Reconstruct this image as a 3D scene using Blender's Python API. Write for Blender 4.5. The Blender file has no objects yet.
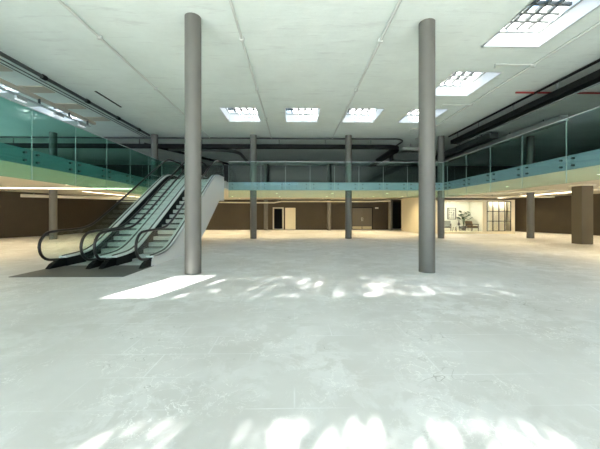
import bpy, bmesh, math, random
from mathutils import Vector, Matrix
random.seed(7)
C = bpy.context.scene.collection
S = bpy.context.scene
PI = math.pi
SOF, DECK, CEIL = 2.95, 3.40, 6.35      # soffit, mezzanine floor, hall ceiling
XL, XR, YB = -7.9, 9.0, 18.0            # edges of the double-height void
WB = 29.6                                # back wall

# ------------------------------------------------------------------ materials
def srgb(r, g, b):
    f = lambda c: (c/255/12.92) if c/255 <= .04045 else ((c/255+.055)/1.055)**2.4
    return (f(r), f(g), f(b), 1)

def mat(name, col, rough=.6, metal=0, noise=0, scale=4, bump=0, col2=None, emit=None, strength=0, spec=.5):
    m = bpy.data.materials.new(name); m.use_nodes = True
    nt = m.node_tree; N = nt.nodes; L = nt.links
    b = N['Principled BSDF']
    b.inputs['Base Color'].default_value = col
    b.inputs['Roughness'].default_value = rough
    b.inputs['Metallic'].default_value = metal
    b.inputs['Specular IOR Level'].default_value = spec
    tc = N.new('ShaderNodeTexCoord')
    if noise or bump:
        n = N.new('ShaderNodeTexNoise'); n.inputs['Scale'].default_value = scale
        n.inputs['Detail'].default_value = 6; n.inputs['Roughness'].default_value = .65
        L.new(tc.outputs['Object'], n.inputs['Vector'])
        if noise:
            r = N.new('ShaderNodeValToRGB')
            c2 = col2 or tuple(max(0, c*(1-noise)) for c in col[:3])+(1,)
            r.color_ramp.elements[0].position = .35; r.color_ramp.elements[0].color = c2
            r.color_ramp.elements[1].position = .65; r.color_ramp.elements[1].color = col
            L.new(n.outputs['Fac'], r.inputs['Fac']); L.new(r.outputs['Color'], b.inputs['Base Color'])
        if bump:
            bp = N.new('ShaderNodeBump'); bp.inputs['Strength'].default_value = bump; bp.inputs['Distance'].default_value = .02
            L.new(n.outputs['Fac'], bp.inputs['Height']); L.new(bp.outputs['Normal'], b.inputs['Normal'])
    if emit:
        b.inputs['Emission Color'].default_value = emit; b.inputs['Emission Strength'].default_value = strength
    return m

def glass_mat(name, tint, refl=1.0):
    m = bpy.data.materials.new(name); m.use_nodes = True
    nt = m.node_tree; N = nt.nodes; L = nt.links
    N.remove(N['Principled BSDF'])
    t = N.new('ShaderNodeBsdfTransparent'); t.inputs['Color'].default_value = tint
    g = N.new('ShaderNodeBsdfGlossy'); g.inputs['Roughness'].default_value = 0.0
    g.inputs['Color'].default_value = (refl, refl, refl, 1)
    # Schlick reflectance, the same from both faces of the thin pane
    geo = N.new('ShaderNodeNewGeometry'); dt = N.new('ShaderNodeVectorMath'); dt.operation = 'DOT_PRODUCT'
    L.new(geo.outputs['Normal'], dt.inputs[0]); L.new(geo.outputs['Incoming'], dt.inputs[1])
    def mth(op, a, b=None, v=None):
        x = N.new('ShaderNodeMath'); x.operation = op; L.new(a, x.inputs[0])
        if v is not None: x.inputs[1].default_value = v
        return x.outputs[0]
    ab = mth('ABSOLUTE', dt.outputs['Value'])
    inv = N.new('ShaderNodeMath'); inv.operation = 'SUBTRACT'; inv.inputs[0].default_value = 1; L.new(ab, inv.inputs[1])
    fac = mth('ADD', mth('MULTIPLY', mth('POWER', inv.outputs[0], v=5), v=.975), v=.022)
    mx = N.new('ShaderNodeMixShader')
    L.new(fac, mx.inputs['Fac']); L.new(t.outputs[0], mx.inputs[1]); L.new(g.outputs[0], mx.inputs[2])
    L.new(mx.outputs[0], N['Material Output'].inputs['Surface'])
    return m

def floor_mat():
    m = bpy.data.materials.new('worn_concrete_floor'); m.use_nodes = True
    nt = m.node_tree; N = nt.nodes; L = nt.links; b = N['Principled BSDF']
    tc = N.new('ShaderNodeTexCoord')
    def noise(sc, det, rough=.6, dist=0):
        n = N.new('ShaderNodeTexNoise'); n.inputs['Scale'].default_value = sc; n.inputs['Detail'].default_value = det
        n.inputs['Roughness'].default_value = rough; n.inputs['Distortion'].default_value = dist
        L.new(tc.outputs['Object'], n.inputs['Vector']); return n
    def ramp(src, p0, c0, p1, c1):
        r = N.new('ShaderNodeValToRGB'); e = r.color_ramp.elements
        e[0].position = p0; e[0].color = c0; e[1].position = p1; e[1].color = c1
        L.new(src, r.inputs['Fac']); return r
    def mix(fac, a, c, mode='MIX', f=None):
        x = N.new('ShaderNodeMix'); x.data_type = 'RGBA'; x.blend_type = mode
        if fac is not None: L.new(fac, x.inputs[0])
        else: x.inputs[0].default_value = f
        L.new(a, x.inputs[6]); L.new(c, x.inputs[7]); return x
    big = ramp(noise(.35, 5).outputs['Fac'], .38, srgb(190, 189, 188), .62, srgb(206, 206, 207))
    patch = ramp(noise(2.2, 8, .7, .4).outputs['Fac'], .47, (0, 0, 0, 1), .53, (1, 1, 1, 1))
    fade = ramp(noise(.5, 4).outputs['Fac'], .42, (0, 0, 0, 1), .62, (.5, .5, .5, 1))
    mm = N.new('ShaderNodeMath'); mm.operation = 'MULTIPLY'
    L.new(patch.outputs['Color'], mm.inputs[0]); L.new(fade.outputs['Color'], mm.inputs[1])
    white = N.new('ShaderNodeRGB'); white.outputs[0].default_value = srgb(228, 229, 233)
    c1 = mix(mm.outputs[0], big.outputs['Color'], white.outputs[0])
    # faint old tile joints and scraped adhesive lines
    br = N.new('ShaderNodeTexBrick'); br.inputs['Scale'].default_value = 1.0
    br.inputs['Brick Width'].default_value = .9; br.inputs['Row Height'].default_value = .45
    br.inputs['Mortar Size'].default_value = .008; br.inputs['Mortar Smooth'].default_value = .4
    L.new(tc.outputs['Object'], br.inputs['Vector'])
    pat = ramp(noise(.8, 4).outputs['Fac'], .44, (0, 0, 0, 1), .60, (.55, .55, .55, 1))
    m2 = N.new('ShaderNodeMath'); m2.operation = 'MULTIPLY'
    L.new(br.outputs['Fac'], m2.inputs[0]); L.new(pat.outputs['Color'], m2.inputs[1])
    c2 = mix(m2.outputs[0], c1.outputs[2], white.outputs[0])
    # curling lines of scraped adhesive: contour bands of a noise field
    cn = noise(4.5, 6, .65, .6)
    def mm_(op, a, v):
        x = N.new('ShaderNodeMath'); x.operation = op; L.new(a, x.inputs[0]); x.inputs[1].default_value = v; return x.outputs[0]
    band = mm_('LESS_THAN', mm_('ABSOLUTE', mm_('SUBTRACT', cn.outputs['Fac'], .5), 0), .0075)
    zone = ramp(noise(1.1, 4).outputs['Fac'], .46, (0, 0, 0, 1), .60, (.75, .75, .75, 1))
    m4 = N.new('ShaderNodeMath'); m4.operation = 'MULTIPLY'; L.new(band, m4.inputs[0]); L.new(zone.outputs['Color'], m4.inputs[1])
    pale = N.new('ShaderNodeRGB'); pale.outputs[0].default_value = srgb(240, 240, 240)
    c2 = mix(m4.outputs[0], c2.outputs[2], pale.outputs[0])
    crn = noise(1.7, 3, .5, .3)
    cband = mm_('LESS_THAN', mm_('ABSOLUTE', mm_('SUBTRACT', crn.outputs['Fac'], .56), 0), .0022)
    czone = ramp(noise(.9, 2).outputs['Fac'], .55, (0, 0, 0, 1), .60, (.55, .55, .55, 1))
    m5 = N.new('ShaderNodeMath'); m5.operation = 'MULTIPLY'; L.new(cband, m5.inputs[0]); L.new(czone.outputs['Color'], m5.inputs[1])
    crack = N.new('ShaderNodeRGB'); crack.outputs[0].default_value = srgb(120, 118, 114)
    c2 = mix(m5.outputs[0], c2.outputs[2], crack.outputs[0])
    st = ramp(noise(9, 6, .7).outputs['Fac'], .66, (0, 0, 0, 1), .74, (.35, .35, .35, 1))
    dirt = N.new('ShaderNodeRGB'); dirt.outputs[0].default_value = srgb(150, 148, 140)
    c3 = mix(st.outputs['Color'], c2.outputs[2], dirt.outputs[0])
    L.new(c3.outputs[2], b.inputs['Base Color'])
    rr = ramp(noise(1.5, 4).outputs['Fac'], .3, (.38, .38, .38, 1), .7, (.6, .6, .6, 1))
    L.new(rr.outputs['Color'], b.inputs['Roughness'])
    bp = N.new('ShaderNodeBump'); bp.inputs['Strength'].default_value = .12; bp.inputs['Distance'].default_value = .01
    L.new(patch.outputs['Color'], bp.inputs['Height']); L.new(bp.outputs['Normal'], b.inputs['Normal'])
    return m

def ceil_mat():
    m = mat('painted_concrete_ceiling', srgb(229, 239, 231), .8, noise=.06, scale=.9, col2=srgb(221, 231, 223))
    nt = m.node_tree; N = nt.nodes; L = nt.links; b = N['Principled BSDF']
    tc = [n for n in N if n.type == 'TEX_COORD'][0]
    mp = N.new('ShaderNodeMapping'); mp.inputs['Scale'].default_value = (.5, 3.2, 1)
    n = N.new('ShaderNodeTexNoise'); n.inputs['Scale'].default_value = 1.6; n.inputs['Detail'].default_value = 8; n.inputs['Roughness'].default_value = .7
    L.new(tc.outputs['Object'], mp.inputs['Vector']); L.new(mp.outputs['Vector'], n.inputs['Vector'])
    base = b.inputs['Base Color'].links[0].from_socket
    sr = N.new('ShaderNodeValToRGB'); sr.color_ramp.elements[0].position = .56; sr.color_ramp.elements[0].color = (0, 0, 0, 1)
    sr.color_ramp.elements[1].position = .68; sr.color_ramp.elements[1].color = (.6, .6, .6, 1)
    x = N.new('ShaderNodeMix'); x.data_type = 'RGBA'; L.new(n.outputs['Fac'], sr.inputs['Fac']); L.new(sr.outputs['Color'], x.inputs[0])
    L.new(base, x.inputs[6]); x.inputs[7].default_value = srgb(205, 212, 206); L.new(x.outputs[2], b.inputs['Base Color'])
    bp = N.new('ShaderNodeBump'); bp.inputs['Strength'].default_value = .3; bp.inputs['Distance'].default_value = .05
    L.new(n.outputs['Fac'], bp.inputs['Height']); L.new(bp.outputs['Normal'], b.inputs['Normal'])
    return m

def ribbed(name, col, dark, scale=60, rough=.4, metal=.6):
    m = mat(name, col, rough, metal)
    nt = m.node_tree; N = nt.nodes; L = nt.links; b = N['Principled BSDF']
    tc = [n for n in N if n.type == 'TEX_COORD'][0]
    w = N.new('ShaderNodeTexWave'); w.inputs['Scale'].default_value = scale; w.bands_direction = 'X'
    L.new(tc.outputs['Object'], w.inputs['Vector'])
    r = N.new('ShaderNodeValToRGB'); r.color_ramp.elements[0].color = dark; r.color_ramp.elements[1].color = col
    L.new(w.outputs['Fac'], r.inputs['Fac']); L.new(r.outputs['Color'], b.inputs['Base Color'])
    return m

M = dict(
    floor=floor_mat(), ceiling=ceil_mat(),
    column=mat('grey_column_paint', srgb(102, 101, 94), .5, noise=.06, scale=3),
    soffit=mat('cream_soffit', srgb(228, 222, 202), .7, noise=.06, scale=1.2),
    fascia=mat('grey_fascia_paint', srgb(160, 168, 178), .5),
    carpet=mat('upper_floor_cover', srgb(185, 186, 182), .8, noise=.15, scale=3),
    brown=mat('dark_brown_wall', srgb(68, 60, 45), .75, noise=.12, scale=1.5),
    black_wall=mat('upper_dark_wall', srgb(24, 29, 27), .7, noise=.2, scale=.8),
    white=mat('white_paint', srgb(232, 232, 226), .6),
    shaft=mat('skylight_shaft_white', srgb(246, 247, 245), .7),
    cream=mat('cream_plaster', srgb(232, 222, 196), .7, noise=.03, scale=2),
    creamlight=mat('showroom_plaster', srgb(238, 236, 222), .7),
    glass=glass_mat('pale_green_glass', (.83, .94, .91, 1), 1.0), teal=glass_mat('teal_tinted_glass', (.60, .84, .78, 1), 1.0),
    clear=glass_mat('clear_glass', (.96, .98, .97, 1), .9),
    esc_glass=glass_mat('escalator_glass', (.93, .98, .96, 1), .9),
    steel=mat('brushed_stainless', srgb(200, 205, 204), .38, .35),
    cladding=mat('pale_metal_cladding', srgb(222, 224, 224), .4, .1),
    seal=mat('glass_joint_edge', srgb(165, 185, 178), .5),
    bolt=mat('dark_steel_bolt', srgb(92, 104, 104), .35, .8),
    rubber=mat('black_handrail_rubber', srgb(22, 22, 22), .35),
    blackm=mat('black_metal', srgb(20, 22, 21), .6, spec=.2),
    darkgreym=mat('dark_grey_metal', srgb(70, 76, 73), .5),
    greym=mat('grey_metal', srgb(150, 156, 150), .5),
    conduit=mat('painted_conduit', srgb(205, 210, 202), .6),
    plate=ribbed('escalator_floor_plate', srgb(104, 104, 102), srgb(76, 77, 76), 20, .5, .3),
    step=ribbed('escalator_step_metal', srgb(205, 212, 206), srgb(150, 160, 154), 30, .45, .4),
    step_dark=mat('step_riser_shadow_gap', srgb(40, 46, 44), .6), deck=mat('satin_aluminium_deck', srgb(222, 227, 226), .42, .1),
    beige=mat('beige_board', srgb(196, 188, 170), .8, noise=.05, scale=3),
    red=mat('red_pipe_paint', srgb(150, 58, 50), .5),
    led=mat('warm_led', srgb(255, 240, 214), .5, emit=(1, .82, .58, 1), strength=4),
    lamp=mat('cool_lamp', srgb(255, 255, 255), .5, emit=(.92, .97, 1, 1), strength=.5),
    dlens=mat('added_downlight_lens', srgb(255, 250, 240), .5, emit=(1, .85, .65, 1), strength=3),
    panel_light=mat('showroom_lamp', srgb(255, 255, 255), .5, emit=(1, .95, .86, 1), strength=9),
    leaf=mat('palm_leaf', srgb(64, 92, 56), .5, noise=.3, scale=6),
    tree_leaf=mat('tree_leaf', srgb(84, 96, 70), .6, noise=.3, scale=1),
    bark=mat('tree_bark', srgb(90, 74, 58), .9, noise=.3, scale=6, bump=.4),
    pot=mat('grey_pot', srgb(110, 108, 102), .7),
    soil=mat('soil', srgb(52, 42, 34), .95, noise=.3, scale=20),
    tan=mat('tan_leather', srgb(118, 96, 68), .55, noise=.1, scale=6),
    greyfab=mat('grey_fabric', srgb(138, 142, 136), .85, noise=.1, scale=20),
    wood=mat('dark_wood', srgb(58, 46, 36), .5, noise=.2, scale=8),
    pavement=mat('outdoor_pavement', srgb(218, 222, 228), .85, noise=.06, scale=1.5),
    curtain=mat('cream_curtain', srgb(246, 236, 216), .9),
    door_dark=mat('dark_door_paint', srgb(84, 78, 62), .5),
    kick=mat('pale_kick_plate', srgb(178, 166, 132), .4, .3),
    paper=mat('picture_mount', srgb(226, 224, 210), .8),
)

# ------------------------------------------------------------------ mesh helpers
class MB:
    def __init__(s): s.v = []; s.f = []; s.sm = []; s.mi = []; s.cur = 0
    def add(s, vs, fs, smooth=False):
        o = len(s.v); s.v += [tuple(v) for v in vs]
        for f in fs: s.f.append(tuple(i+o for i in f)); s.sm.append(smooth); s.mi.append(s.cur)
        return s
    def box(s, x0, x1, y0, y1, z0, z1):
        vs = [(x0,y0,z0),(x1,y0,z0),(x1,y1,z0),(x0,y1,z0),(x0,y0,z1),(x1,y0,z1),(x1,y1,z1),(x0,y1,z1)]
        return s.add(vs, [(0,3,2,1),(4,5,6,7),(0,1,5,4),(1,2,6,5),(2,3,7,6),(3,0,4,7)])
    def tube(s, pts, r, n=12, close=False):
        P = [Vector(p) for p in pts]; rings = []; prev = None
        for i, p in enumerate(P):
            t = (P[min(i+1, len(P)-1)]-P[max(i-1, 0)]).normalized()
            if prev is None:
                a = Vector((0,0,1)) if abs(t.z) < .9 else Vector((1,0,0))
                u = t.cross(a).normalized()
            else: u = (prev - t*prev.dot(t)).normalized()
            prev = u; w = t.cross(u)
            rr = r[i] if isinstance(r, (list, tuple)) else r
            rings.append([p+(u*math.cos(2*PI*k/n)+w*math.sin(2*PI*k/n))*rr for k in range(n)])
        vs = [v for g in rings for v in g]; fs = []
        for i in range(len(rings)-1):
            for k in range(n):
                a = i*n+k; b = i*n+(k+1) % n
                fs.append((a, a+n, b+n, b))
        s.add(vs, fs, True)
        s.add(rings[0], [tuple(range(n))]); s.add(rings[-1], [tuple(reversed(range(n)))])
        return s
    def cyl(s, x, y, z0, z1, r, n=40, r1=None):
        return s.tube([(x,y,z0),(x,y,z1)], [r, r1 if r1 is not None else r], n)
    def lathe(s, x, y, prof, n=32):
        vs = []; fs = []
        for (r, z) in prof:
            for k in range(n): vs.append((x+r*math.cos(2*PI*k/n), y+r*math.sin(2*PI*k/n), z))
        for i in range(len(prof)-1):
            for k in range(n):
                a = i*n+k; b = i*n+(k+1) % n; fs.append((a, b, b+n, a+n))
        s.add(vs, fs, True)
        s.add(vs[:n], [tuple(reversed(range(n)))]); s.add(vs[-n:], [tuple(range(n))])
        return s
    def prism(s, prof, x0, x1):
        """profile in (y, z), extruded along x"""
        n = len(prof); vs = [(x0,y,z) for y,z in prof]+[(x1,y,z) for y,z in prof]
        fs = [tuple(range(n)), tuple(reversed(range(n, 2*n)))]
        for i in range(n): j = (i+1) % n; fs.append((i, i+n, j+n, j))
        return s.add(vs, fs)
    def strip(s, top, bot, x0, x1):
        """band between two same-length (y,z) polylines, extruded along x"""
        n = len(top)
        vs = [(x0,y,z) for y,z in top]+[(x1,y,z) for y,z in top]+[(x0,y,z) for y,z in bot]+[(x1,y,z) for y,z in bot]
        fs = []
        for i in range(n-1):
            fs += [(i,i+n,i+n+1,i+1),(2*n+i,2*n+i+1,3*n+i+1,3*n+i),(i,i+1,2*n+i+1,2*n+i),(n+i,3*n+i,3*n+i+1,n+i+1)]
        fs += [(0,2*n,3*n,n),(n-1,2*n-1,4*n-1,3*n-1)]
        return s.add(vs, fs)
    def poly(s, pts, z0, z1):
        n = len(pts); vs = [(x,y,z0) for x,y in pts]+[(x,y,z1) for x,y in pts]
        fs = [tuple(reversed(range(n))), tuple(range(n, 2*n))]
        for i in range(n): j = (i+1) % n; fs.append((i,j,j+n,i+n))
        return s.add(vs, fs)
    def leafquad(s, c, d, w, n):
        d = Vector(d); w = Vector(w); c = Vector(c)
        return s.add([c-w*.1, c+d*.35-w, c+d, c+d*.35+w], [(0,1,2,3)])

def base_of(p):
    v = Vector((0,0,0))
    while p is not None: v += p.location; p = p.parent
    return v
def obj(name, mb, m, parent=None, bevel=0, loc=None):
    """mesh given in world coordinates; stored relative to its parent (or to loc)"""
    o0 = base_of(parent) if parent is not None else Vector(loc or (0,0,0))
    me = bpy.data.meshes.new(name)
    me.from_pydata([tuple(Vector(v)-o0) for v in mb.v], [], mb.f)
    ms = m if isinstance(m, (list, tuple)) else [m]
    for x in ms: me.materials.append(x)
    for p, sm, mi in zip(me.polygons, mb.sm, mb.mi): p.use_smooth = sm; p.material_index = mi
    bm = bmesh.new(); bm.from_mesh(me); bmesh.ops.recalc_face_normals(bm, faces=bm.faces); bm.to_mesh(me); bm.free()
    me.update()
    o = bpy.data.objects.new(name, me); C.objects.link(o)
    if parent is not None: o.parent = parent
    else: o.location = o0
    if bevel:
        b = o.modifiers.new('bevel', 'BEVEL'); b.width = bevel; b.segments = 2; b.limit_method = 'ANGLE'
    return o
def tag(o, label=None, cat=None, group=None, kind=None):
    if label: o['label'] = label
    if cat: o['category'] = cat
    if group: o['group'] = group
    if kind: o['kind'] = kind
    return o
def thing(name, loc, label, cat, group=None):
    o = bpy.data.objects.new(name, None); C.objects.link(o); o.location = loc
    o.empty_display_size = .2
    return tag(o, label, cat, group)
def struct(name, mb, m, label=None, **k): return tag(obj(name, mb, m, **k), kind='structure', label=label)
def dup(o, loc=None, label=None, parent=None):
    c = o.copy(); C.objects.link(c)
    if parent is not None: c.parent = parent
    for ch in [x for x in C.objects if x.parent == o]: dup(ch, parent=c)
    if loc is not None: c.location = loc
    if label: c['label'] = label
    return c

# ------------------------------------------------------------------ shell
SKY = [(-2.6, 14.8), (.37, 14.8), (3.33, 14.8)] + [(6.3, y) for y in (14.8, 11.2, 7.6, 4.0, .4, -3.2)] + \
      [(-11.4, 14.8), (-11.4, 11.2)]
SW, SD = .82, 1.02
FX0, FX1, FY0 = -20.6, 22.6, -5.6
struct('floor', MB().box(FX0-.5, FX1+.5, FY0-.3, 34, -.2, 0), M['floor'], 'worn pale painted concrete floor of the empty hall')
# ceiling with real skylight openings: strips between openings
def ceiling():
    mb = MB(); xs = sorted({FX0-.5, FX1+.5} | {round(x+s*SW, 3) for x, _ in SKY for s in (-1, 1)})
    ys = sorted({FY0-.3, WB+.4} | {round(y+s*SD, 3) for _, y in SKY for s in (-1, 1)})
    z0, z1 = CEIL, CEIL+.2
    idx = {}
    def v(x, y, z):
        k = (x, y, z)
        if k not in idx: idx[k] = len(mb.v); mb.v.append(k)
        return idx[k]
    for i in range(len(xs)-1):
        for j in range(len(ys)-1):
            cx, cy = (xs[i]+xs[i+1])/2, (ys[j]+ys[j+1])/2
            if any(abs(cx-a) < SW and abs(cy-b) < SD for a, b in SKY): continue
            for z, fl in ((z0, 1), (z1, 0)):
                q = [v(xs[i],ys[j],z), v(xs[i],ys[j+1],z), v(xs[i+1],ys[j+1],z), v(xs[i+1],ys[j],z)]
                mb.f.append(tuple(q if fl else q[::-1])); mb.sm.append(False); mb.mi.append(0)
    return mb
struct('ceiling', ceiling(), M['ceiling'], 'pale painted concrete ceiling pierced by skylights')

# back wall with two door openings
dA = (-2.02, -1.19); dB = (9.62, 10.75)
H1 = 2.08
mb = MB()
mb.box(FX0, dA[0], WB, WB+.25, 0, SOF).box(dA[0], dA[1], WB, WB+.25, H1, SOF).box(dA[1], dB[0], WB, WB+.25, 0, SOF)
mb.box(dB[0], dB[1], WB, WB+.25, 2.75, SOF).box(dB[1], FX1, WB, WB+.25, 0, SOF)
struct('wall_back', mb, M['brown'], 'dark brown back wall of the lower hall')
struct('wall_corridor', MB().box(-3, 12, WB+.25, 32.2, 2.85, SOF).box(-3, 12, 32, 32.2, 0, SOF).box(-3, -2.8, WB+.25, 32, 0, SOF).box(11.8, 12, WB+.25, 32, 0, SOF), M['black_wall'])
struct('wall_upper_back', MB().box(FX0, FX1, WB, WB+.25, SOF, CEIL), M['black_wall'], 'dark back wall of the upper floor')
def wall_line(pts, z0, z1, th=.2):
    mb = MB()
    for (a, b) in zip(pts[:-1], pts[1:]):
        A = Vector(a); B = Vector(b); d = (B-A).normalized(); n = Vector((-d.y, d.x))*th
        mb.poly([A, B, B+n, A+n], z0, z1)
    return mb
struct('wall_left', wall_line([(FX0, FY0), (FX0, 14.5), (-17.1, 21.6), (-17.1, WB)], 0, SOF), M['brown'], 'dark brown left wall of the lower hall')
struct('wall_right', wall_line([(19.5, WB), (19.6, 26.5), (21.1, 22.3), (22.2, 15), (FX1, FY0)], 0, SOF), M['brown'], 'dark brown right wall of the lower hall')
struct('wall_upper_left', MB().box(FX0-.2, FX0, 17, WB, SOF, CEIL).box(FX0-.2, FX0, FY0, 17, SOF, 3.6).box(FX0-.2, FX0, FY0, 17, 6.15, CEIL)
       .box(FX0-.2, FX0, 5, 5.2, 3.6, 6.15).box(FX0-.2, FX0, 11, 11.2, 3.6, 6.15), M['black_wall'], 'dark upper left wall with added unseen openings that let in daylight')  # unseen openings added so daylight reaches the left and rear ceiling
struct('wall_upper_right', MB().box(FX1, FX1+.2, FY0, WB, SOF, CEIL), M['black_wall'])

# mezzanine slab: left, right and back wings round the void
def slab(z0, z1, inset):
    mb = MB()
    pts = [(FX0, FY0+.1), (XL-inset, FY0+.1), (XL-inset, YB+inset), (-6.72, YB+inset), (-6.72, 17.22), (-3.96, 17.22), (-3.96, YB+inset),
           (XR+inset, YB+inset), (XR+inset, FY0+.1), (FX1, FY0+.1), (FX1, WB), (FX0, WB)]
    mb.box(FX0, XL-inset, FY0+.1, WB, z0, z1)
    mb.box(XR+inset, FX1, FY0+.1, WB, z0, z1)
    mb.box(XL-inset, XR+inset, YB+inset, WB, z0, z1)
    mb.box(-6.72, -3.96, 17.22, YB+inset, z0, z1)
    return mb
struct('mezzanine_soffit', slab(SOF, SOF+.04, .06), M['soffit'], 'cream painted soffit under the upper floor')
struct('mezzanine_floor', slab(SOF+.04, DECK, .09), M['carpet'], 'upper gallery floor slab round the void')
f = MB()
f.box(XL-.09, XL-.05, FY0+.1, YB+.05, SOF-.01, DECK+.01)
f.box(XR+.05, XR+.09, FY0+.1, YB+.05, SOF-.01, DECK+.01)
f.box(XL-.09, -6.72, YB+.05, YB+.09, SOF-.01, DECK+.01).box(-3.96, XR+.09, YB+.05, YB+.09, SOF-.01, DECK+.01)
struct('trim_1', f, M['fascia'], 'pale blue-grey steel fascia along the edge of the upper floor')

# front facade behind the viewer: glazed below and at the top, solid band between; openings shaped for the sun patches and daylight
f = MB().box(-12.2, FX1, FY0-.25, FY0, 3.72, 5.12).box(FX0, -12.2, FY0-.25, FY0, 2.95, 3.45).box(FX0, FX1, FY0-.25, FY0, 6.08, CEIL+.2).box(-12.2, -8, FY0-.25, FY0, 5.12, 6.08).box(0.5, FX1, FY0-.25, FY0, 5.12, 6.08).box(-6.05, -5.75, FY0-.25, FY0, 5.12, 6.08).box(-8, -7.0, FY0-.25, FY0, 5.12, 6.08)
x = FX0
piers = []
while x < FX1:
    piers.append(x); x += 2.925*2
for x in piers: f.box(x-.12, x+.12, FY0-.25, FY0, 0, 3.72).box(x-.06, x+.06, FY0-.2, FY0-.05, 5.12, 6.08)
struct('wall_front', f, M['white'], 'white street front with glazing behind the viewer')
struct('ground', MB().box(-90, 95, -160, FY0-.3, -.25, -.05), M['pavement'], 'sunlit street pavement outside')
struct('roof', MB().box(FX0-.5, FX1+.5, FY0-.5, FY0-.3, CEIL, CEIL+.3), M['white'])

# ------------------------------------------------------------------ skylights
def skylight(x, y):
    t = thing('skylight', (x, y, CEIL), '', 'skylight', 'square skylights in the ceiling')
    w, d, z0, z1, zt = SW, SD, CEIL, CEIL+.40, CEIL+1.05
    s = MB().box(x-w-.05, x-w, y-d-.05, y+d+.05, z0+.0, zt).box(x+w, x+w+.05, y-d-.05, y+d+.05, z0, zt)
    s.box(x-w, x+w, y-d-.05, y-d, z0, zt).box(x-w, x+w, y+d, y+d+.05, z0, zt)
    obj('shaft', s, M['shaft'], t)  # walls run on above the grille, added to keep low sun out
    zt = CEIL+.60
    s.cur = 0
    l = MB().box(x-w, x-w+.03, y-d, y+d, z1, z1+.03).box(x+w-.03, x+w, y-d, y+d, z1, z1+.03)
    l.box(x-w, x+w, y-d, y-d+.03, z1, z1+.03).box(x-w, x+w, y+d-.03, y+d, z1, z1+.03)
    obj('ledge', l, M['greym'], t)
    g = MB()
    for k in range(1, 5): g.box(x-w+2*w*k/5-.036, x-w+2*w*k/5+.036, y-d, y+d, zt-.10, zt-.01)
    for k in range(1, 6): g.box(x-w, x+w, y-d+2*d*k/6-.036, y-d+2*d*k/6+.036, zt-.10, zt-.01)
    obj('grille', g, M['darkgreym'], t)
    return t
s0 = skylight(*SKY[0])
labs = ['square skylight in the far row, left one of the three facing the viewer',
        'square skylight in the middle of the far row, between two others',
        'square skylight in the far row, right one of the three facing the viewer',
        'skylight at the far end of the right-hand row, partly behind the right front column',
        'gridded skylight to the right of the front right column, second largest in view',
        'largest gridded skylight, at the top right edge of the picture']
s0['label'] = labs[0]
for i, (x, y) in enumerate(SKY[1:], 1):
    if i < 6: lb = labs[i]
    elif i < 9: lb = 'gridded skylight of the right-hand row, behind the viewer, ' + ['nearest', 'next to last', 'last before the street front'][i-6]
    else: lb = ['pale skylight over the left gallery, beyond the spotlight track, farther of two', 'pale skylight over the left gallery beside the spotlight track, nearer of two'][i-9]
    dup(s0, (x, y, CEIL), lb)

# ------------------------------------------------------------------ columns
def column(x, y, z0, z1, label):
    mb = MB().lathe(x, y, [(.198, z0), (.198, z1)], 48)
    return tag(obj('round_column', mb, M['column'], loc=(x, y, z0)), label, 'column', 'round grey columns', 'thing')
GX = [-14.38, -8.53, -2.52, 3.33, 9.11, 14.72]
column(GX[2], 7.5, 0, CEIL, 'tall grey round column in front of the escalators, left of the two nearest')
column(GX[3]+.05, 7.6, 0, CEIL, 'tall grey round column right of centre, right of the two nearest')
far = {-8.53: 'at the left rear corner of the void, behind the escalators', -2.52: 'behind the back glass balustrade, right of the escalators',
       3.33: 'behind the back glass balustrade, centre right', 9.11: 'standing at the right rear corner of the void',
       -14.38: 'standing left of the handrail loops', 14.72: 'right of the showroom window'}
for x in GX:
    y = 18.45 if x > -14 else 18.15
    if x > 9.0 and x < 10: y = 18.5
    if abs(x) < 9.5:
        column(x, y, 0, CEIL, 'full height grey round column ' + far[x])
    else:
        column(x, y, 0, SOF, 'grey round column under the gallery ' + far[x])
        column(x, y, DECK, CEIL, 'grey round column on the upper floor, ' + {-14.38: 'seen through the teal left glass', 14.72: 'in the dark of the right gallery'}[x])
for x in (-2.75, 3.33, 9.3):
    lb = {-2.75: 'left of the open doorway', 3.33: 'left of the dark double doors', 9.3: 'between the double doors and the showroom'}[x]
    column(x, 28.9, 0, SOF, 'slim far grey column near the back wall, ' + lb)
for x, lb in ((-2.75, 'thicker one left of centre'), (3.33, 'hidden in shade right of centre')):
    column(x, 28.9, DECK, CEIL, 'dark round column at the back of the upper floor, ' + lb)
p = MB().box(14.17, 14.76, 14.55, 15.1, 0, SOF-.05)
c = thing('square_pillar', (14.46, 14.8, 0), 'thick square brown pillar under the right gallery, near the right picture edge', 'pillar')
c['kind'] = 'thing'
obj('pillar_shaft', p, mat('taupe_pillar', srgb(96, 86, 66), .6, noise=.05, scale=2), c, .012)
obj('capital', MB().box(14.10, 14.83, 14.48, 15.17, SOF-.05, SOF), M['soffit'], c)

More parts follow.
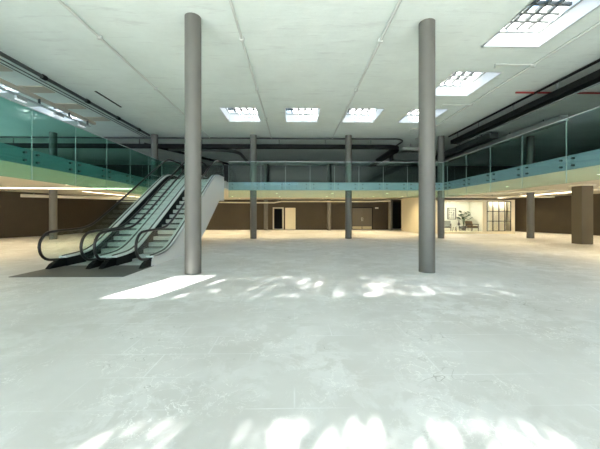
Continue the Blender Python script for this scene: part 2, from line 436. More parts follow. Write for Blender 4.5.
# ------------------------------------------------------------------ glass balustrades
ZT, ZB = 4.63, 2.50
def balustrade(label, cuts, fixed, axis, side, root, gm='glass'):
    """cuts: positions along the run; axis 'y' runs along y at x=fixed; side: direction of the void"""
    t = thing('glass_balustrade', root, label, 'balustrade')
    def bx(mb, a0, a1, b0, b1, z0, z1):
        return mb.box(b0, b1, a0, a1, z0, z1) if axis == 'y' else mb.box(a0, a1, b0, b1, z0, z1)
    for a, b in zip(cuts[:-1], cuts[1:]):
        lo, hi = sorted((a, b))
        g = bx(MB(), lo+.012, hi-.012, fixed-.008, fixed+.008, ZB, ZT)
        gp = obj('glass_panel', g, M[gm], t)
        for q in (lo+.22, hi-.22):
            for z in (3.06, 3.29):
                k = MB()
                f0, f1 = fixed-side*.07, fixed+side*.03
                pts = [(f0, q, z), (f1, q, z)] if axis == 'y' else [(q, f0, z), (q, f1, z)]
                k.tube(pts, .035, 10)
                obj('bolt', k, M['bolt'], gp)
    for a in cuts:
        e = bx(MB(), a-.007, a+.007, fixed-.009, fixed+.009, ZB, ZT)
        obj('joint_strip', e, M['seal'], t)
    lo, hi = min(cuts), max(cuts)
    obj('top_rail', bx(MB(), lo, hi, fixed-.018, fixed+.018, ZT, ZT+.025), M['steel'], t)
    return t
ycl = [16.37-1.8*k for k in range(12)]; ycl = [YB-.02] + [y for y in ycl if y > -4]
ycr = [17.49-1.93*k for k in range(12)]; ycr = [YB-.02] + [y for y in ycr if y > -4]
balustrade('teal glass balustrade along the left gallery edge, beyond the escalators', ycl, XL, 'y', 1, (XL, 8, DECK), 'teal')
balustrade('glass balustrade with bolted blue fascia along the right gallery edge', ycr, XR, 'y', -1, (XR, 8, DECK))
xcb = [-3.93] + [-3.93+.45+1.472*k for k in range(1, 9)] + [XR-.02]
balustrade('glass balustrade across the rear edge of the upper floor, facing the viewer', xcb, YB, 'x', -1, (2.5, YB, DECK))
balustrade('short glass balustrade between the left gallery corner and the escalators', [XL+.02, -6.75], YB, 'x', -1, (-7.3, YB, DECK), 'teal')

# ------------------------------------------------------------------ escalators
TAN = math.tan(math.radians(30))
OY = .1
def sp(t, w): return .5*(t+math.sqrt(t*t+w*w))
def curve(z0, ya, yb, w): return lambda y: z0+TAN*(sp(y-ya-OY, w)-sp(y-yb-OY, w))
RUN = DECK/TAN
z_step = curve(0.0, 9.65, 9.65+RUN, .5)
z_deck = curve(.27, 9.55, 9.55+3.35/TAN, .45)
z_hand = curve(1.0, 9.62, 9.62+RUN, .4)
z_under = curve(-.5, 11.35, 16.1, .05)
def frange(a, b, n): return [a+(b-a)*i/n for i in range(n+1)]
def escalator(c, out, label):
    t = thing('escalator', (c, 8.0+OY, 0), label, 'escalator', 'pair of escalators')
    hw = .53
    for s in (-1, 1):
        X = c+s*hw
        # handrail loop
        pts = []
        cy, cz, r = 8.13+OY, .62, .38
        pts.append((X, 8.45+OY, .21))
        for k in range(0, 13):
            a = -PI/2 - PI*k/12
            pts.append((X, cy+r*math.cos(a)*1.05, cz+r*math.sin(a)))
        ys = frange(8.4+OY, 17.1+OY, 50)
        pts += [(X, y, z_hand(y)) for y in ys]
        zt = z_hand(17.1+OY); cy2 = 17.15+OY
        for k in range(1, 13):
            a = PI/2 - PI*k/12
            pts.append((X, cy2+r*math.cos(a), zt-r+r*math.sin(a)))
        obj('handrail', MB().tube(pts, .036, 10), M['rubber'], t)
        # glass with rounded newels
        top = [(y, z_hand(y)-.03) for y in frange(8.13+OY, 17.15+OY, 60)]
        bot = [(y, z_deck(y)-.04) for y in frange(8.5+OY, 17.0+OY, 60)]
        g = MB().strip(top, bot, X-.007, X+.007)
        nb = [(cy+.36*math.cos(a)*1.05, cz+.36*math.sin(a)) for a in [-PI/2-PI*k/12 for k in range(13)]]
        g.prism(nb + [(8.5+OY, .24)], X-.007, X+.007)
        nt = [(cy2+.35*math.cos(a), zt-r+.35*math.sin(a)) for a in [PI/2-PI*k/12 for k in range(13)]]
        g.prism(nt + [(17.0+OY, z_deck(17.1)-.03)], X-.007, X+.007)
        obj('glass_side', g, M['esc_glass'], t)
        # stainless decks at either side of the glass
        ys = frange(8.5+OY, 17.1+OY, 60)
        i0, i1 = (c+s*.41, c+s*.60) if s == out else (c+s*.41, c+s*.70)
        if s == out: i1 = c+s*.62
        d = MB().strip([(y, z_deck(y)) for y in ys], [(y, z_deck(y)-.05) for y in ys], min(i0, i1), max(i0, i1))
        obj('deck', d, M['deck'], t)
        # channel the glass stands in
        ch = MB().strip([(y, z_deck(y)+.03) for y in ys], [(y, z_deck(y)) for y in ys], X-.018, X+.018)
        obj('glass_channel', ch, M['darkgreym'], t)
        # skirt
        a0 = c+s*.405; a1 = c+s*.425
        k = MB().strip([(y, z_deck(y)-.05) for y in ys], [(y, max(0.0, z_step(y)-.3)) for y in ys], min(a0, a1), max(a0, a1))
        obj('skirt', k, M['blackm'], t)
        # black shoe where the handrail enters
        sh = MB().prism([(7.95+OY, 0), (8.1+OY, .13), (8.4+OY, .24), (8.75+OY, .24), (8.75+OY, 0)], X-.06, X+.06)
        obj('handrail_inlet', sh, M['blackm'], t, .01)
    # cladding on the outer side
    X = c+out*.62
    prof = [(8.42+OY, .0), (8.46+OY, .2)] + [(y, z_deck(y)-.005) for y in frange(8.6+OY, 16.9+OY, 50)]
    prof += [(17.02+OY, z_deck(17)-.06), (17.06+OY, z_deck(17)-.16), (17.1+OY, 2.25), (16.05+OY, 2.25), (12.15+OY, 0)]
    obj('side_cladding', MB().prism(prof, min(X, X-out*.03), max(X, X-out*.03)), M['cladding'], t)
    X2 = c-out*.70
    obj('inner_cladding', MB().prism(prof, min(X2, X2+out*.02), max(X2, X2+out*.02)), M['cladding'], t)
    # truss belly
    lo = [(12.15+OY, 0), (16.05+OY, 2.25), (17.1+OY, 2.25)]
    lo2 = [(12.0+OY, 0), (15.95+OY, 2.31), (17.1+OY, 2.31)]
    xa, xb = sorted((X-out*.03, X2+out*.02))
    obj('underside', MB().strip(lo2, lo, xa, xb).box(xa, xb, 17.06+OY, 17.1+OY, 2.31, 3.34), M['cladding'], t)
    # steps
    y = 8.95+OY; n = 0
    while y < 16.4+OY and n < 24:
        z = max(.012, z_step(y+.12)) if n else .012
        s = MB().box(c-.40, c+.40, y, y+.375, z-.035, z)
        s.box(c-.40, c+.40, y, y+.02, max(.0, z-.13), z-.03)
        st = obj('step', s, M['step'], t)
        if z > .1: obj('riser_gap_shade', MB().box(c-.395, c+.395, y+.03, y+.05, max(0, z-.26), z-.04), M['step_dark'], st)  # dark strip painted in for the shade under each step
        y += .3464; n += 1
    obj('comb_plate', MB().box(c-.40, c+.40, 8.55+OY, 8.95+OY, 0, .015), M['steel'], t)
    obj('comb_plate', MB().box(c-.40, c+.40, 16.5+OY, 17.3+OY, DECK-.0, DECK+.015), M['steel'], t)
    w0, w1 = sorted((c+out*.62, c-out*.70))
    obj('floor_plate', MB().box(w0, w1, 7.0+OY, 8.55+OY, .0, .014), M['plate'], t)
    return t
escalator(-6.03, -1, 'left escalator of the pair, black handrails and glass sides, farther from the front column')
escalator(-4.63, 1, 'right escalator of the pair, with the pale side cladding facing the empty hall')

# ------------------------------------------------------------------ ceiling services
def pipe(name, pts, r, m, label, cat, clips=None, group=None):
    o = thing(name, pts[0], label, cat, group)
    obj('pipe_run' if 'conduit' not in name else 'conduit_run', MB().tube(pts, r, 10), m, o)
    if name == 'soffit_pipe':
        for a, b in zip(pts[:-1], pts[1:]):
            q = [(a[i]+b[i])/2 for i in range(3)]
            obj('hanger', MB().box(q[0]-.015, q[0]+.015, q[1]-.015, q[1]+.015, q[2]+r*.9, SOF), M['greym'], o)
    if clips:
        for q in clips: obj('clip', MB().box(q[0]-r*1.7, q[0]+r*1.7, q[1]-.04, q[1]+.04, q[2]-r*1.4, CEIL), m, o)
    return o
zc = CEIL-.05
for x, lb in ((-5.32, 'pale ceiling conduit left of the left front column, running to the rear'),
              (-1.45, 'pale ceiling conduit between the two front columns, left one'),
              (2.39, 'pale ceiling conduit between the two front columns, right one')):
    pipe('ceiling_conduit', [(x, -5, zc), (x, 19.0, zc)], .035, M['conduit'], lb, 'conduit', [(x, y, zc) for y in (1, 4.5, 8.3, 11.6, 15.2)], 'ceiling conduits')
x = 7.72
t = pipe('ceiling_conduit', [(x, -5, zc), (x, 19.0, zc)], .04, M['conduit'], 'pale branched ceiling conduit running beside the right-hand skylights', 'conduit', [(x, y, zc) for y in (2, 5, 9.6, 13)], 'ceiling conduits')
for y in (5.9, 9.55, 13.1, 16.7): obj('branch', MB().tube([(x, y, zc), (6.45, y, zc), (6.45, y, zc-.12)], .03, 8), M['conduit'], t)
pipe('ceiling_conduit', [(-9.15, -5, zc), (-9.15, 18.8, zc)], .018, M['darkgreym'], 'thin dark ceiling conduit left of the thick dark pipe', 'conduit', None, 'ceiling conduits')
pipe('ceiling_conduit', [(-9.35, -5, zc), (-9.35, 18.8, zc)], .015, M['darkgreym'], 'thinnest dark conduit on the ceiling over the left gallery, outer of two', 'conduit', None, 'ceiling conduits')
t = thing('ceiling_pipe', (-8.72, 8, 6.2), 'thick dark pipe on the ceiling running above the left gallery edge', 'pipe')
obj('pipe_run', MB().tube([(-8.72, -5, 6.24), (-8.72, 18.2, 6.24)], .06, 12), M['darkgreym'], t)
for y in (5, 8, 10.6, 12.8, 15, 17): obj('coupling', MB().tube([(-8.72, y-.08, 6.24), (-8.72, y+.08, 6.24)], .085, 12), M['blackm'], t)
obj('slot', MB().box(-7.9, -7.83, 12.0, 13.75, CEIL-.02, CEIL), M['blackm'], loc=(-7.86, 12.8, CEIL))
s = [o for o in C.objects if o.name == 'slot'][0]; s.name = 'slot_vent'; tag(s, 'short dark slot vent in the pale ceiling left of the front column', 'vent')

# rear pipe and black cable tray that turn the corner at the right
arc = lambda cx, cy, r, a0, a1, z, n=10: [(cx+r*math.cos(a0+(a1-a0)*k/n), cy+r*math.sin(a0+(a1-a0)*k/n), z) for k in range(n+1)]
pts = [(-19, 18.95, 6.28), (6.3, 18.95, 6.28)] + arc(6.3, 19.75, .8, -PI/2, 0, 6.28) + [(7.1, 26, 6.28)]
pipe('ceiling_pipe', pts, .05, M['darkgreym'], 'dark pipe crossing the rear ceiling above the back columns', 'pipe')
t = thing('cable_tray', (0, 19.5, 5.8), 'wide black cable tray hanging across the rear of the hall', 'cable tray')
def tray_path(P, w, z0, z1):
    mb = MB(); n = len(P); L_, R_ = [], []
    for i in range(n):
        a = Vector(P[max(i-1, 0)]); b = Vector(P[min(i+1, n-1)]); d = (b-a).normalized(); nn = Vector((-d.y, d.x))
        L_.append(Vector(P[i])+nn*w/2); R_.append(Vector(P[i])-nn*w/2)
    for i in range(n-1): mb.poly([R_[i], R_[i+1], L_[i+1], L_[i]], z0, z1)
    return mb
P = [(-20, 19.55), (6.0, 19.55)] + [(a[0], a[1]) for a in arc(6.0, 20.5, .95, -PI/2, 0, 0)] + [(6.95, 27)]
obj('tray_channel', tray_path(P, .34, 5.78, 6.02), M['blackm'], t)
for x in (-18, -14, -10, -6, -1, 2, 5): obj('hanger', MB().box(x-.02, x+.02, 19.53, 19.57, 6.02, CEIL), M['darkgreym'], t)
t = thing('cable_tray', (10, 8, 5.8), 'long black cable tray with pale edges hanging over the right gallery', 'cable tray')
obj('tray_channel', MB().box(9.55, 9.95, -5, 18.2, 5.79, 6.02), M['blackm'], t)
obj('edge_strip', MB().box(9.95, 10.0, -5, 18.2, 5.75, 5.80), M['greym'], t)
for y in (0, 3, 6, 9, 10.8, 13, 15.5, 17.5): obj('hanger', MB().box(9.6, 9.63, y-.02, y+.02, 6.02, CEIL), M['greym'], t)
pipe('ceiling_pipe', [(9.5, -5, 6.27), (9.5, 18.3, 6.27)], .045, M['blackm'], 'thin black pipe on the ceiling above the right-hand cable tray', 'pipe')
pipe('sprinkler_pipe', [(8.75, 11.7, 6.29), (13.5, 11.7, 6.29)], .035, M['red'], 'short red sprinkler pipe on the ceiling over the right gallery', 'pipe')
def duct(x0, x1, y0, y1, z0, z1, m, label, seams='y'):
    t = thing('air_duct', ((x0+x1)/2, (y0+y1)/2, z0), label, 'duct')
    obj('duct_body', MB().box(x0, x1, y0, y1, z0, z1), m, t, .02)
    a, b = (y0, y1) if seams == 'y' else (x0, x1)
    q = a+min(1.2, (b-a)/2)
    while q < b:
        if seams == 'y': k = MB().box(x0-.02, x1+.02, q-.02, q+.02, z0-.02, z1+.02)
        else: k = MB().box(q-.02, q+.02, y0-.02, y1+.02, z0-.02, z1+.02)
        obj('flange', k, m, t)
        hx, hy = ((x0+x1)/2, q) if seams == 'y' else (q, (y0+y1)/2)
        obj('hanger', MB().box(hx-.02, hx+.02, hy-.02, hy+.02, z1, CEIL), M['darkgreym'], t)
        q += 2.4
    return t
duct(11.2, 11.7, 17, 27, 5.85, 6.2, M['darkgreym'], 'large dark grey air duct over the right gallery, beyond the cable tray')
duct(12.6, 13.0, 14, 26, 5.9, 6.2, M['greym'], 'slim pale air duct under the ceiling of the right gallery')
duct(7.4, 10.4, 22.4, 23.3, 5.55, 6.15, M['darkgreym'], 'dark box duct crossing behind the back balustrade at the right', 'x')
duct(7.4, 8.6, 20.3, 20.7, 5.9, 6.1, M['greym'], 'short pale duct piece near the bend of the black tray', 'x')
pts = [(-9, 21.5, 6.1), (-5.6, 21.5, 6.1)] + arc(-5.6, 23.0, 1.5, -PI/2, 0, 6.1) + [(-4.1, 28.5, 6.1)]
pipe('ceiling_pipe', pts, .12, M['darkgreym'], 'curved dark pipe above the top of the escalators', 'pipe')
pipe('ceiling_pipe', [(-9.8, 19.8, 6.1), (-6.0, 27.5, 6.1)], .09, M['blackm'], 'slanting black pipe above the top of the escalators', 'pipe')
# ceiling boards over left gallery
bd = None
for i, y in enumerate((8.2, 10.05, 11.85, 13.65, 15.45)):
    lb = ['nearest to the viewer', 'second from the viewer', 'above the left skylight edge', 'between the two left skylights', 'farthest, near the end of the spotlight track'][i]
    if bd is None:
        bd = obj('ceiling_board', MB().box(-10.5, -9.55, y-.3, y+.3, CEIL-.035, CEIL-.003), M['beige'], loc=(-10, y, CEIL-.003))
        tag(bd, 'beige board on the ceiling over the left gallery, '+lb, 'ceiling board', 'beige ceiling boards')
    else: dup(bd, (-10, y, CEIL-.003), 'beige board on the ceiling over the left gallery, '+lb)
# suspended light track
t = thing('light_track', (-10.3, 8, 5.9), 'suspended pale light track with spots over the left gallery', 'light')
obj('carrier_beam', MB().box(-10.36, -10.2, -4, 15.6, 6.08, 6.2), M['beige'], t)
obj('track_rail', MB().box(-10.26, -10.18, -4, 15.2, 5.84, 5.90), M['steel'], t)
for y in (6.5, 8.6, 10.4, 12.2, 13.8, 15.0): obj('bracket', MB().box(-10.25, -10.19, y-.03, y+.03, 5.90, 6.1), M['darkgreym'], t)
for y in (7.6, 9.5, 11.4, 13.2, 14.6):
    h = obj('spot_head', MB().tube([(-10.22, y-.22, 5.78), (-10.22, y+.22, 5.78)], .06, 12), M['steel'], t)
    obj('spot_lens', MB().box(-10.27, -10.17, y-.2, y+.2, 5.705, 5.72), M['lamp'], h)

# ------------------------------------------------------------------ lights under the gallery
def led(x0, y0, x1, y1, label, z=SOF-.006, w=.22, th=.006):
    d = Vector((x1-x0, y1-y0)).normalized(); n = Vector((-d.y, d.x))*w
    a, b = Vector((x0, y0)), Vector((x1, y1))
    t = thing('linear_light', ((x0+x1)/2, (y0+y1)/2, SOF), label, 'ceiling light', 'warm linear lights under the gallery')
    obj('housing', MB().poly([a-n, b-n, b+n, a+n], z, SOF), M['white'], t)
    n = n*.85
    obj('diffuser', MB().poly([a-n, b-n, b+n, a+n], z-th, z), M['led'], t)
led(-18.6, 16.45, -9.0, 16.9, 'bright warm light line running across under the left gallery', SOF-.03, .13, .03)
led(-13.2, 19, -12.6, 28, 'warm light line running to the rear under the left gallery', SOF-.02, .09, .015)
led(17.5, 14, 17.6, 25.5, 'warm light line running to the rear under the right gallery, beyond the square pillar', SOF-.03, .13, .03)
dl0 = None
def added_downlight(x, y, label, grp, W=260):  # added fill: warm spots for the lower floor, fittings invented with them
    global dl0
    if dl0 is None:
        dl0 = thing('added_downlight', (x, y, SOF), label, 'ceiling light', grp)
        obj('trim_ring', MB().lathe(x, y, [(.09, SOF-.012), (.095, SOF-.004), (.095, SOF)], 24), M['white'], dl0)
        obj('lens', MB().lathe(x, y, [(.01, SOF-.014), (.075, SOF-.0135), (.075, SOF-.012)], 24), M['dlens'], dl0)
    else:
        o = dup(dl0, (x, y, SOF), label); o['group'] = grp
    sp_ = bpy.data.lights.new('added_fill_spot', 'SPOT'); sp_.energy = W; sp_.color = (1, .80, .48)
    sp_.spot_size = math.radians(150); sp_.spot_blend = 1; sp_.shadow_soft_size = .15
    q = bpy.data.objects.new('added_fill_spot', sp_); C.objects.link(q); q.location = (x, y, SOF-.05)
for y in (20.6, 24.2, 27.4):
    for x in (-11.4, -8.6, -5.0, -1.2, 2.6, 6.4):
        added_downlight(x, y, 'small round lamp added to the soffit to warm the rear hall', 'added fill lamps of the rear hall')
for x in (-19.0, -15.6, -11.2):
    for y in (2, 6.4, 10.8, 15.0): added_downlight(x, y, 'small round lamp added to the soffit to warm the floor under the left gallery', 'added fill lamps under the left gallery')
for x in (11.2, 16.2, 20.2):
    for y in (2, 6.4, 10.8, 15.6): added_downlight(x, y, 'small round lamp added to the soffit to warm the floor under the right gallery', 'added fill lamps under the right gallery')
for x, y in ((11.5, 20.8), (15.9, 20.8), (18.6, 20.2), (18.5, 24.5), (8.6, 23.8)): added_downlight(x, y, 'small round lamp added to the soffit to warm the area around the showroom', 'added fill lamps around the showroom')
zp = 2.72
pipe('soffit_pipe', [(-17.6, 19.6, 2.70), (-16.6, 20.4, 2.70), (-8.0, 26.4, 2.70)], .11, M['soffit'], 'thick cream pipe under the left gallery soffit', 'pipe')
pipe('soffit_pipe', [(-16.5, 28.2, zp), (-3.6, 28.2, zp-.12), (-1.9, 28.2, zp-.12), (-1.2, 28.2, zp), (7.0, 28.2, zp), (9.0, 28.0, zp+.05)], .06, M['soffit'], 'cream pipe with a kink along the back wall above the doors', 'pipe')
pipe('soffit_pipe', [(10.2, 22.2, 2.78), (19, 21.6, 2.78)], .06, M['soffit'], 'cream pipe above the showroom front', 'pipe')
pipe('soffit_pipe', [(14.9, 13.9, 2.40), (22, 13.9, 2.40)], .08, M['soffit'], 'cream pipe right of the square pillar at the picture edge', 'pipe')
pipe('soffit_pipe', [(9.6, 21.2, 2.84), (15.0, 16.8, 2.84), (21, 15.6, 2.84)], .05, M['soffit'], 'thin slanting cream pipe under the right gallery', 'pipe')

# ------------------------------------------------------------------ doors
f = MB().box(dA[0]-.12, dA[0], WB-.06, WB+.1, 0, 2.2).box(dA[1], dA[1]+.12, WB-.06, WB+.1, 0, 2.2).box(dA[0], dA[1], WB-.06, WB+.1, H1, 2.2)
struct('door_1', f, mat('door_frame_paint', srgb(206, 200, 186), .5), 'pale framed open doorway in the back wall')
d = struct('door_2', MB().box(-.92, .10, WB-.09, WB-.02, .02, 2.16), M['cream'], 'cream door leaf beside the open doorway', bevel=.008)
obj('handle', MB().tube([(.0, WB-.10, 1.0), (.0, WB-.14, 1.0), (-.12, WB-.14, 1.0)], .012, 8), M['steel'], d)
t = tag(bpy.data.objects.new('door_3', None), 'dark double doors with pale kick plates in the back wall', kind='structure'); C.objects.link(t); t.location = (6.67, WB, 0)
for a, b in ((5.68, 6.66), (6.68, 7.66)):
    l = obj('door_leaf', MB().box(a, b, WB-.07, WB-.02, .03, 2.15), M['door_dark'], t, .006)
    obj('kick_plate', MB().box(a+.03, b-.03, WB-.08, WB-.07, .06, .33), M['kick'], l)
    hx = 6.60 if a < 6 else 6.74
    obj('handle', MB().tube([(hx, WB-.08, .85), (hx, WB-.13, .87), (hx, WB-.13, 1.2), (hx, WB-.08, 1.22)], .014, 8), M['steel'], l)
obj('door_frame', MB().box(5.60, 5.68, WB-.08, WB, 0, 2.22).box(7.66, 7.74, WB-.08, WB, 0, 2.22).box(5.68, 7.66, WB-.08, WB, 2.15, 2.22), M['blackm'], t)
e = thing('emergency_light', (8.12, WB, 2.1), 'small pale emergency light on the back wall right of the double doors', 'light')
obj('housing', MB().box(7.98, 8.30, WB-.07, WB-.005, 2.08, 2.2), M['white'], e, .01)
obj('lens', MB().box(8.0, 8.28, WB-.085, WB-.07, 2.10, 2.18), M['cream'], e)

# ------------------------------------------------------------------ showroom box
bx0, bx1, by0, by1, bh = 9.85, 17.05, 22.9, 27.5, 2.62
struct('wall_showroom', MB().box(bx0, bx0+.12, by0, by1, 0, SOF-.005), M['cream'], 'plain cream outer wall of the showroom')
f = MB()
f.box(bx0+.12, 11.0, by0, by0+.12, 0, bh).box(11.0, 14.55, by0, by0+.12, 2.45, bh).box(11.0, 14.55, by0, by0+.12, 0, .15)
f.box(14.55, 14.85, by0, by0+.12, 0, bh).box(16.75, bx1, by0, by0+.12, 0, bh).box(14.85, 16.75, by0, by0+.12, 2.5, bh).box(14.85, 16.75, by0, by0+.12, 0, .2)
f.box(bx1-.12, bx1, by0+.12, by1, 0, bh)
struct('wall_showroom_front', f, M['cream'], 'cream front wall of the showroom framing its windows')
struct('wall_showroom_inner', MB().box(bx0+.12, bx1-.12, 25.55, 25.65, .15, bh).box(15.0, 15.1, by0+.12, 25.55, .15, bh-.05), M['creamlight'], 'white inner walls of the showroom')
struct('floor_showroom', MB().box(bx0+.12, bx1-.12, by0+.12, by1, .0, .15), M['cream'])
struct('ceiling_showroom', MB().box(bx0+.12, bx1-.12, by0+.12, by1, bh-.05, bh), M['creamlight'])
w = struct('window_1', MB().box(11.0, 14.55, by0+.05, by0+.062, .15, 2.45), M['clear'], 'large clear shop window of the showroom')
t = tag(bpy.data.objects.new('window_2', None), 'black gridded window with cream curtains in the showroom front', kind='structure'); C.objects.link(t); t.location = (15.8, by0, 0)
g = MB(); wx0, wx1, wz0, wz1 = 14.87, 16.73, .22, 2.48
for k in range(5):
    q = wx0+(wx1-wx0)*k/4; g.box(q-.022, q+.022, by0-.01, by0+.04, wz0, wz1)
for k in range(4):
    q = wz0+(wz1-wz0)*k/3; g.box(wx0, wx1, by0-.01, by0+.04, q-.022, q+.022)
obj('window_grid', g, M['blackm'], t)
obj('pane', MB().box(wx0, wx1, by0+.045, by0+.055, wz0, wz1), M['clear'], t)
cu = MB(); n = 160; vs = []; 
for i in range(n+1):
    x = wx0-.0+(wx1-wx0)*i/n; y = by0+.55+.03*math.sin(i*.55)+.015*math.sin(i*.23)
    vs += [(x, y, .2), (x, y, 2.5)]
cu.add(vs, [(2*i, 2*i+2, 2*i+3, 2*i+1) for i in range(n)], True)
vs2 = [(x, y+.012, z) for x, y, z in vs]; cu.add(vs2, [(2*i, 2*i+1, 2*i+3, 2*i+2) for i in range(n)], True)
cu_o = tag(obj('curtain', cu, M['curtain'], loc=(15.8, by0+.25, .2)), 'pleated cream curtain behind the black gridded showroom window', 'curtain')
for (xa, xb, ya, yb, lb) in ((10.6, 14.4, 24.6, 24.9, 'rear light panel in the showroom ceiling'), (11.2, 14.2, 23.4, 23.7, 'front light panel in the showroom ceiling'),
                             (15.15, 16.7, 23.1, 23.35, 'narrow light panel added to brighten the showroom curtain')):  # the last panel is added, lighting the curtain from in front
    t = thing('panel_light', ((xa+xb)/2, ya, bh-.06), lb, 'ceiling light')
    obj('housing', MB().box(xa-.03, xb+.03, ya-.03, yb+.03, bh-.075, bh-.052), M['white'], t)
    obj('diffuser', MB().box(xa, xb, ya, yb, bh-.09, bh-.075), M['panel_light'], t)
# picture
t = thing('framed_picture', (13.5, 25.5, 1.1), 'black framed picture with dark dots on the white showroom wall', 'picture')
obj('frame', MB().box(13.14, 13.19, 25.48, 25.545, 1.08, 2.06).box(13.81, 13.86, 25.48, 25.545, 1.08, 2.06).box(13.19, 13.81, 25.48, 25.545, 1.08, 1.12).box(13.19, 13.81, 25.48, 25.545, 2.02, 2.06), M['blackm'], t)
obj('mount', MB().box(13.19, 13.81, 25.51, 25.54, 1.12, 2.02), M['paper'], t)
dots = MB(); rr = random.Random(3)
for i in range(4):
    for j in range(3):
        cx = 13.32+j*.17+rr.uniform(-.03, .03); cz = 1.25+i*.2+rr.uniform(-.03, .03)
        dots.tube([(cx, 25.502, cz), (cx, 25.51, cz)], rr.uniform(.03, .055), 10)
obj('printed_motif', dots, M['darkgreym'], t)
# furniture
FZ = .15
def armchair(x, y, rz, m, legm, label):
    t = thing('armchair', (x, y, FZ), label, 'armchair', 'armchairs in the showroom')
    obj('seat', MB().box(x-.30, x+.30, y-.30, y+.28, FZ+.30, FZ+.44), m, t, .04)
    obj('backrest', MB().prism([(y+.20, FZ+.40), (y+.32, FZ+.40), (y+.42, FZ+.80), (y+.32, FZ+.82)], x-.32, x+.32), m, t, .03)
    for s in (-1, 1):
        obj('armrest', MB().box(x+s*.35-.035, x+s*.35+.035, y-.30, y+.30, FZ+.52, FZ+.58), legm, t, .012)
        obj('leg', MB().tube([(x+s*.35, y-.27, FZ), (x+s*.35, y-.27, FZ+.53)], .022, 8), legm, t)
        obj('leg', MB().tube([(x+s*.35, y+.33, FZ), (x+s*.35, y+.27, FZ+.53)], .022, 8), legm, t)
    obj('seat_frame', MB().box(x-.35, x+.35, y-.28, y+.30, FZ+.25, FZ+.30), legm, t)
    t.rotation_euler.z = rz
    return t
armchair(14.35, 24.0, .25, M['tan'], M['wood'], 'tan brown armchair at the right of the showroom, beside the palm')
armchair(12.55, 24.6, -.5, M['greyfab'], M['wood'], 'grey armchair at the left of the showroom, below the picture')
def round_table(x, y, r, h, label):
    t = thing('side_table', (x, y, FZ), label, 'table', 'small round showroom tables')
    obj('table_top', MB().lathe(x, y, [(r-.01, FZ+h-.03), (r, FZ+h-.02), (r, FZ+h-.005), (r-.01, FZ+h)], 32), M['white'], t)
    for k in range(3):
        a = 2*PI*k/3+.4
        obj('leg', MB().tube([(x+r*.85*math.cos(a), y+r*.85*math.sin(a), FZ), (x+r*.5*math.cos(a), y+r*.5*math.sin(a), FZ+h-.03)], .014, 8), M['blackm'], t)
round_table(13.25, 24.0, .30, .45, 'low round white table between the armchairs')
round_table(12.75, 23.6, .22, .38, 'smaller round white table in front of the grey armchair')
v = MB().lathe(13.28, 24.0, [(.05, FZ+.45), (.09, FZ+.5), (.10, FZ+.58), (.05, FZ+.68), (.035, FZ+.74), (.045, FZ+.76)], 20)
t = thing('vase', (13.28, 24.0, FZ+.45), 'dark vase with thin dry stems on the low round table', 'vase')
obj('vessel', v, M['pot'], t)
st = MB()
for k in range(7):
    a = k*.9; st.tube([(13.28, 24.0, FZ+.7), (13.28+.04*math.cos(a), 24+.04*math.sin(a), FZ+.85), (13.28+.12*math.cos(a), 24+.12*math.sin(a), FZ+.98+.03*(k % 3))], .006, 5)
obj('dry_stems', st, M['darkgreym'], t)
o_ = thing('ottoman', (13.76, 24.55, FZ), 'low dark footstool beside the potted palm', 'stool')
obj('cushion', MB().box(13.62, 13.9, 24.4, 24.7, FZ+.22, FZ+.36), M['greyfab'], o_, .04)
for sx in (13.66, 13.86):
    for sy in (24.44, 24.66): obj('leg', MB().tube([(sx, sy, FZ), (sx, sy, FZ+.22)], .014, 6), M['wood'], o_)
# potted palm
px_, py_ = 14.25, 25.0
t = thing('potted_palm', (px_, py_, FZ), 'tall potted palm with broad dark leaves against the white showroom wall', 'plant')
pt = obj('pot', MB().lathe(px_, py_, [(.14, FZ), (.19, FZ+.36), (.20, FZ+.38), (.18, FZ+.38), (.17, FZ+.35)], 24), M['pot'], t)
obj('soil', MB().lathe(px_, py_, [(.01, FZ+.335), (.168, FZ+.34), (.168, FZ+.345), (.01, FZ+.35)], 20), M['soil'], pt)
rr = random.Random(11); stm = MB(); lv = MB()
for k in range(22):
    a = k*2.399; h = .62+.62*rr.random(); rch = .2+.26*rr.random()
    if math.sin(a) > .3: rch *= .6
    p0 = Vector((px_, py_, FZ+.35)); p1 = p0+Vector((rch*.3*math.cos(a), rch*.3*math.sin(a), h*.7)); p2 = p0+Vector((rch*math.cos(a), rch*math.sin(a), h))
    stm.tube([p0, p1, p2], [.014, .01, .006], 6)
    d = Vector((math.cos(a)*.36, math.sin(a)*.25, rr.uniform(-.05, .4))); w = Vector((-math.sin(a), math.cos(a), .4)).normalized()*.10
    q = p2-d*.3
    rows = []
    for i in range(7):
        u = i/6; wd = math.sin(PI*min(1, u*.95+.04))**.7
        cpt = q+d*u+Vector((0, 0, -.16*u*u))
        rows.append((cpt-w*wd, cpt+Vector((0, 0, -.012)), cpt+w*wd))
    vs = [v for r_ in rows for v in r_]
    lv.add(vs, [(3*i+j, 3*i+j+1, 3*i+j+4, 3*i+j+3) for i in range(6) for j in range(2)], True)
obj('stems', stm, M['leaf'], t); obj('leaves', lv, M['leaf'], t)

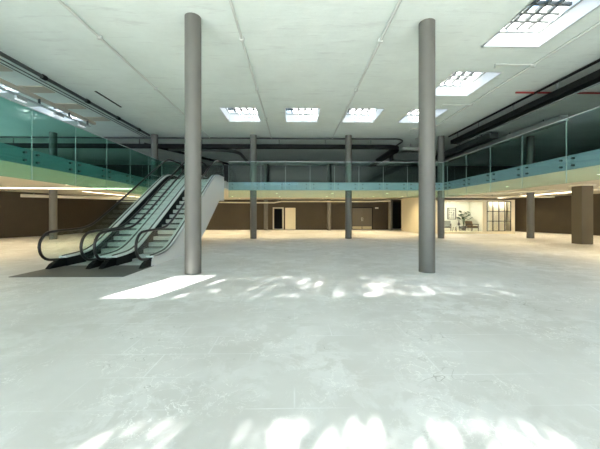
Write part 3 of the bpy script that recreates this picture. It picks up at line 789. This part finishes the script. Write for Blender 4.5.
# ------------------------------------------------------------------ street trees outside (they dapple the sun)
def tree(x, y, h, r, n, seed, label, ls=1.0):
    rr = random.Random(seed)
    t = thing('street_tree', (x, y, -.05), label, 'tree', 'street trees outside')
    obj('trunk', MB().tube([(x, y, -.05), (x+.1, y, h*.5), (x, y, h)], [.22, .16, .08], 10), M['bark'], t)
    lf = MB()
    rx, ry, rz = r
    blobs = [(rr.uniform(-1, 1), rr.uniform(-1, 1), rr.uniform(-1, 1)) for _ in range(45)]
    for i in range(n):
        b = blobs[i % 45]; v = Vector((b[0]+rr.gauss(0, .28), b[1]+rr.gauss(0, .28), b[2]+rr.gauss(0, .28)))
        v = Vector([q if abs(q) < 1 else rr.uniform(-1, 1) for q in v])
        p_ = Vector((x+v.x*rx, y+v.y*ry, h+v.z*rz))
        d = Vector((rr.gauss(0, 1), rr.gauss(0, 1), rr.gauss(0, .6))).normalized()*rr.uniform(.12, .22)*ls
        w = d.cross(Vector((rr.gauss(0, 1), rr.gauss(0, 1), rr.gauss(0, 1)))).normalized()*rr.uniform(.05, .09)*ls
        lf.leafquad(p_, d, w, 1)
    obj('crown', lf, M['tree_leaf'], t)
for i, x in enumerate((-5.45, -1.95, 1.55, 5.05)):
    tree(x, -10.2, 7.75, (1.72, 1.2, 1.15), 7000, 20+i, 'tall green street tree outside the glazed front, ' + ['first', 'second', 'third', 'fourth'][i]+' from the left', .75)
for i in range(9):
    tree(-14.4+3.5*i, -7.9, 4.75, (1.7, .9, 1.0), 9200, 61+i, 'low green street tree close to the glazed front, ' + ['first', 'second', 'third', 'fourth', 'fifth', 'sixth', 'seventh', 'eighth', 'ninth'][i]+' from the left', .55)

# ------------------------------------------------------------------ light
W = bpy.data.worlds.new('World'); S.world = W; W.use_nodes = True
bg = W.node_tree.nodes['Background']; bg.inputs['Color'].default_value = (.50, .72, 1.0, 1); bg.inputs['Strength'].default_value = 2.8
sd = bpy.data.lights.new('Sun', 'SUN'); sd.energy = 38; sd.angle = math.radians(.5); sd.color = (1, .96, .91)
so = bpy.data.objects.new('Sun', sd); C.objects.link(so)
el, az = math.radians(24), math.radians(18)
d = Vector((math.sin(az)*math.cos(el), math.cos(az)*math.cos(el), -math.sin(el)))
so.rotation_euler = d.to_track_quat('-Z', 'Y').to_euler(); so.location = (-10, -30, 20)

# ------------------------------------------------------------------ camera
cd = bpy.data.cameras.new('Camera'); cam = bpy.data.objects.new('Camera', cd); C.objects.link(cam)
cam.location = (0, 0, 1.45); cam.rotation_euler = (PI/2, 0, -math.radians(1.05))
cd.sensor_width = 36; cd.sensor_fit = 'HORIZONTAL'; cd.lens = 18.0
cd.shift_y = -9.5/600; cd.clip_start = .05; cd.clip_end = 300
S.camera = cam
S.view_settings.view_transform = 'Standard'; S.view_settings.look = 'None'
S.view_settings.exposure = .52; S.view_settings.gamma = 1; S.view_settings.use_curve_mapping = False
S.cycles.max_bounces = 16; S.cycles.diffuse_bounces = 7; S.cycles.transparent_max_bounces = 24
S.cycles.glossy_bounces = 4; S.cycles.sample_clamp_indirect = 8
S.cycles.use_denoising = True
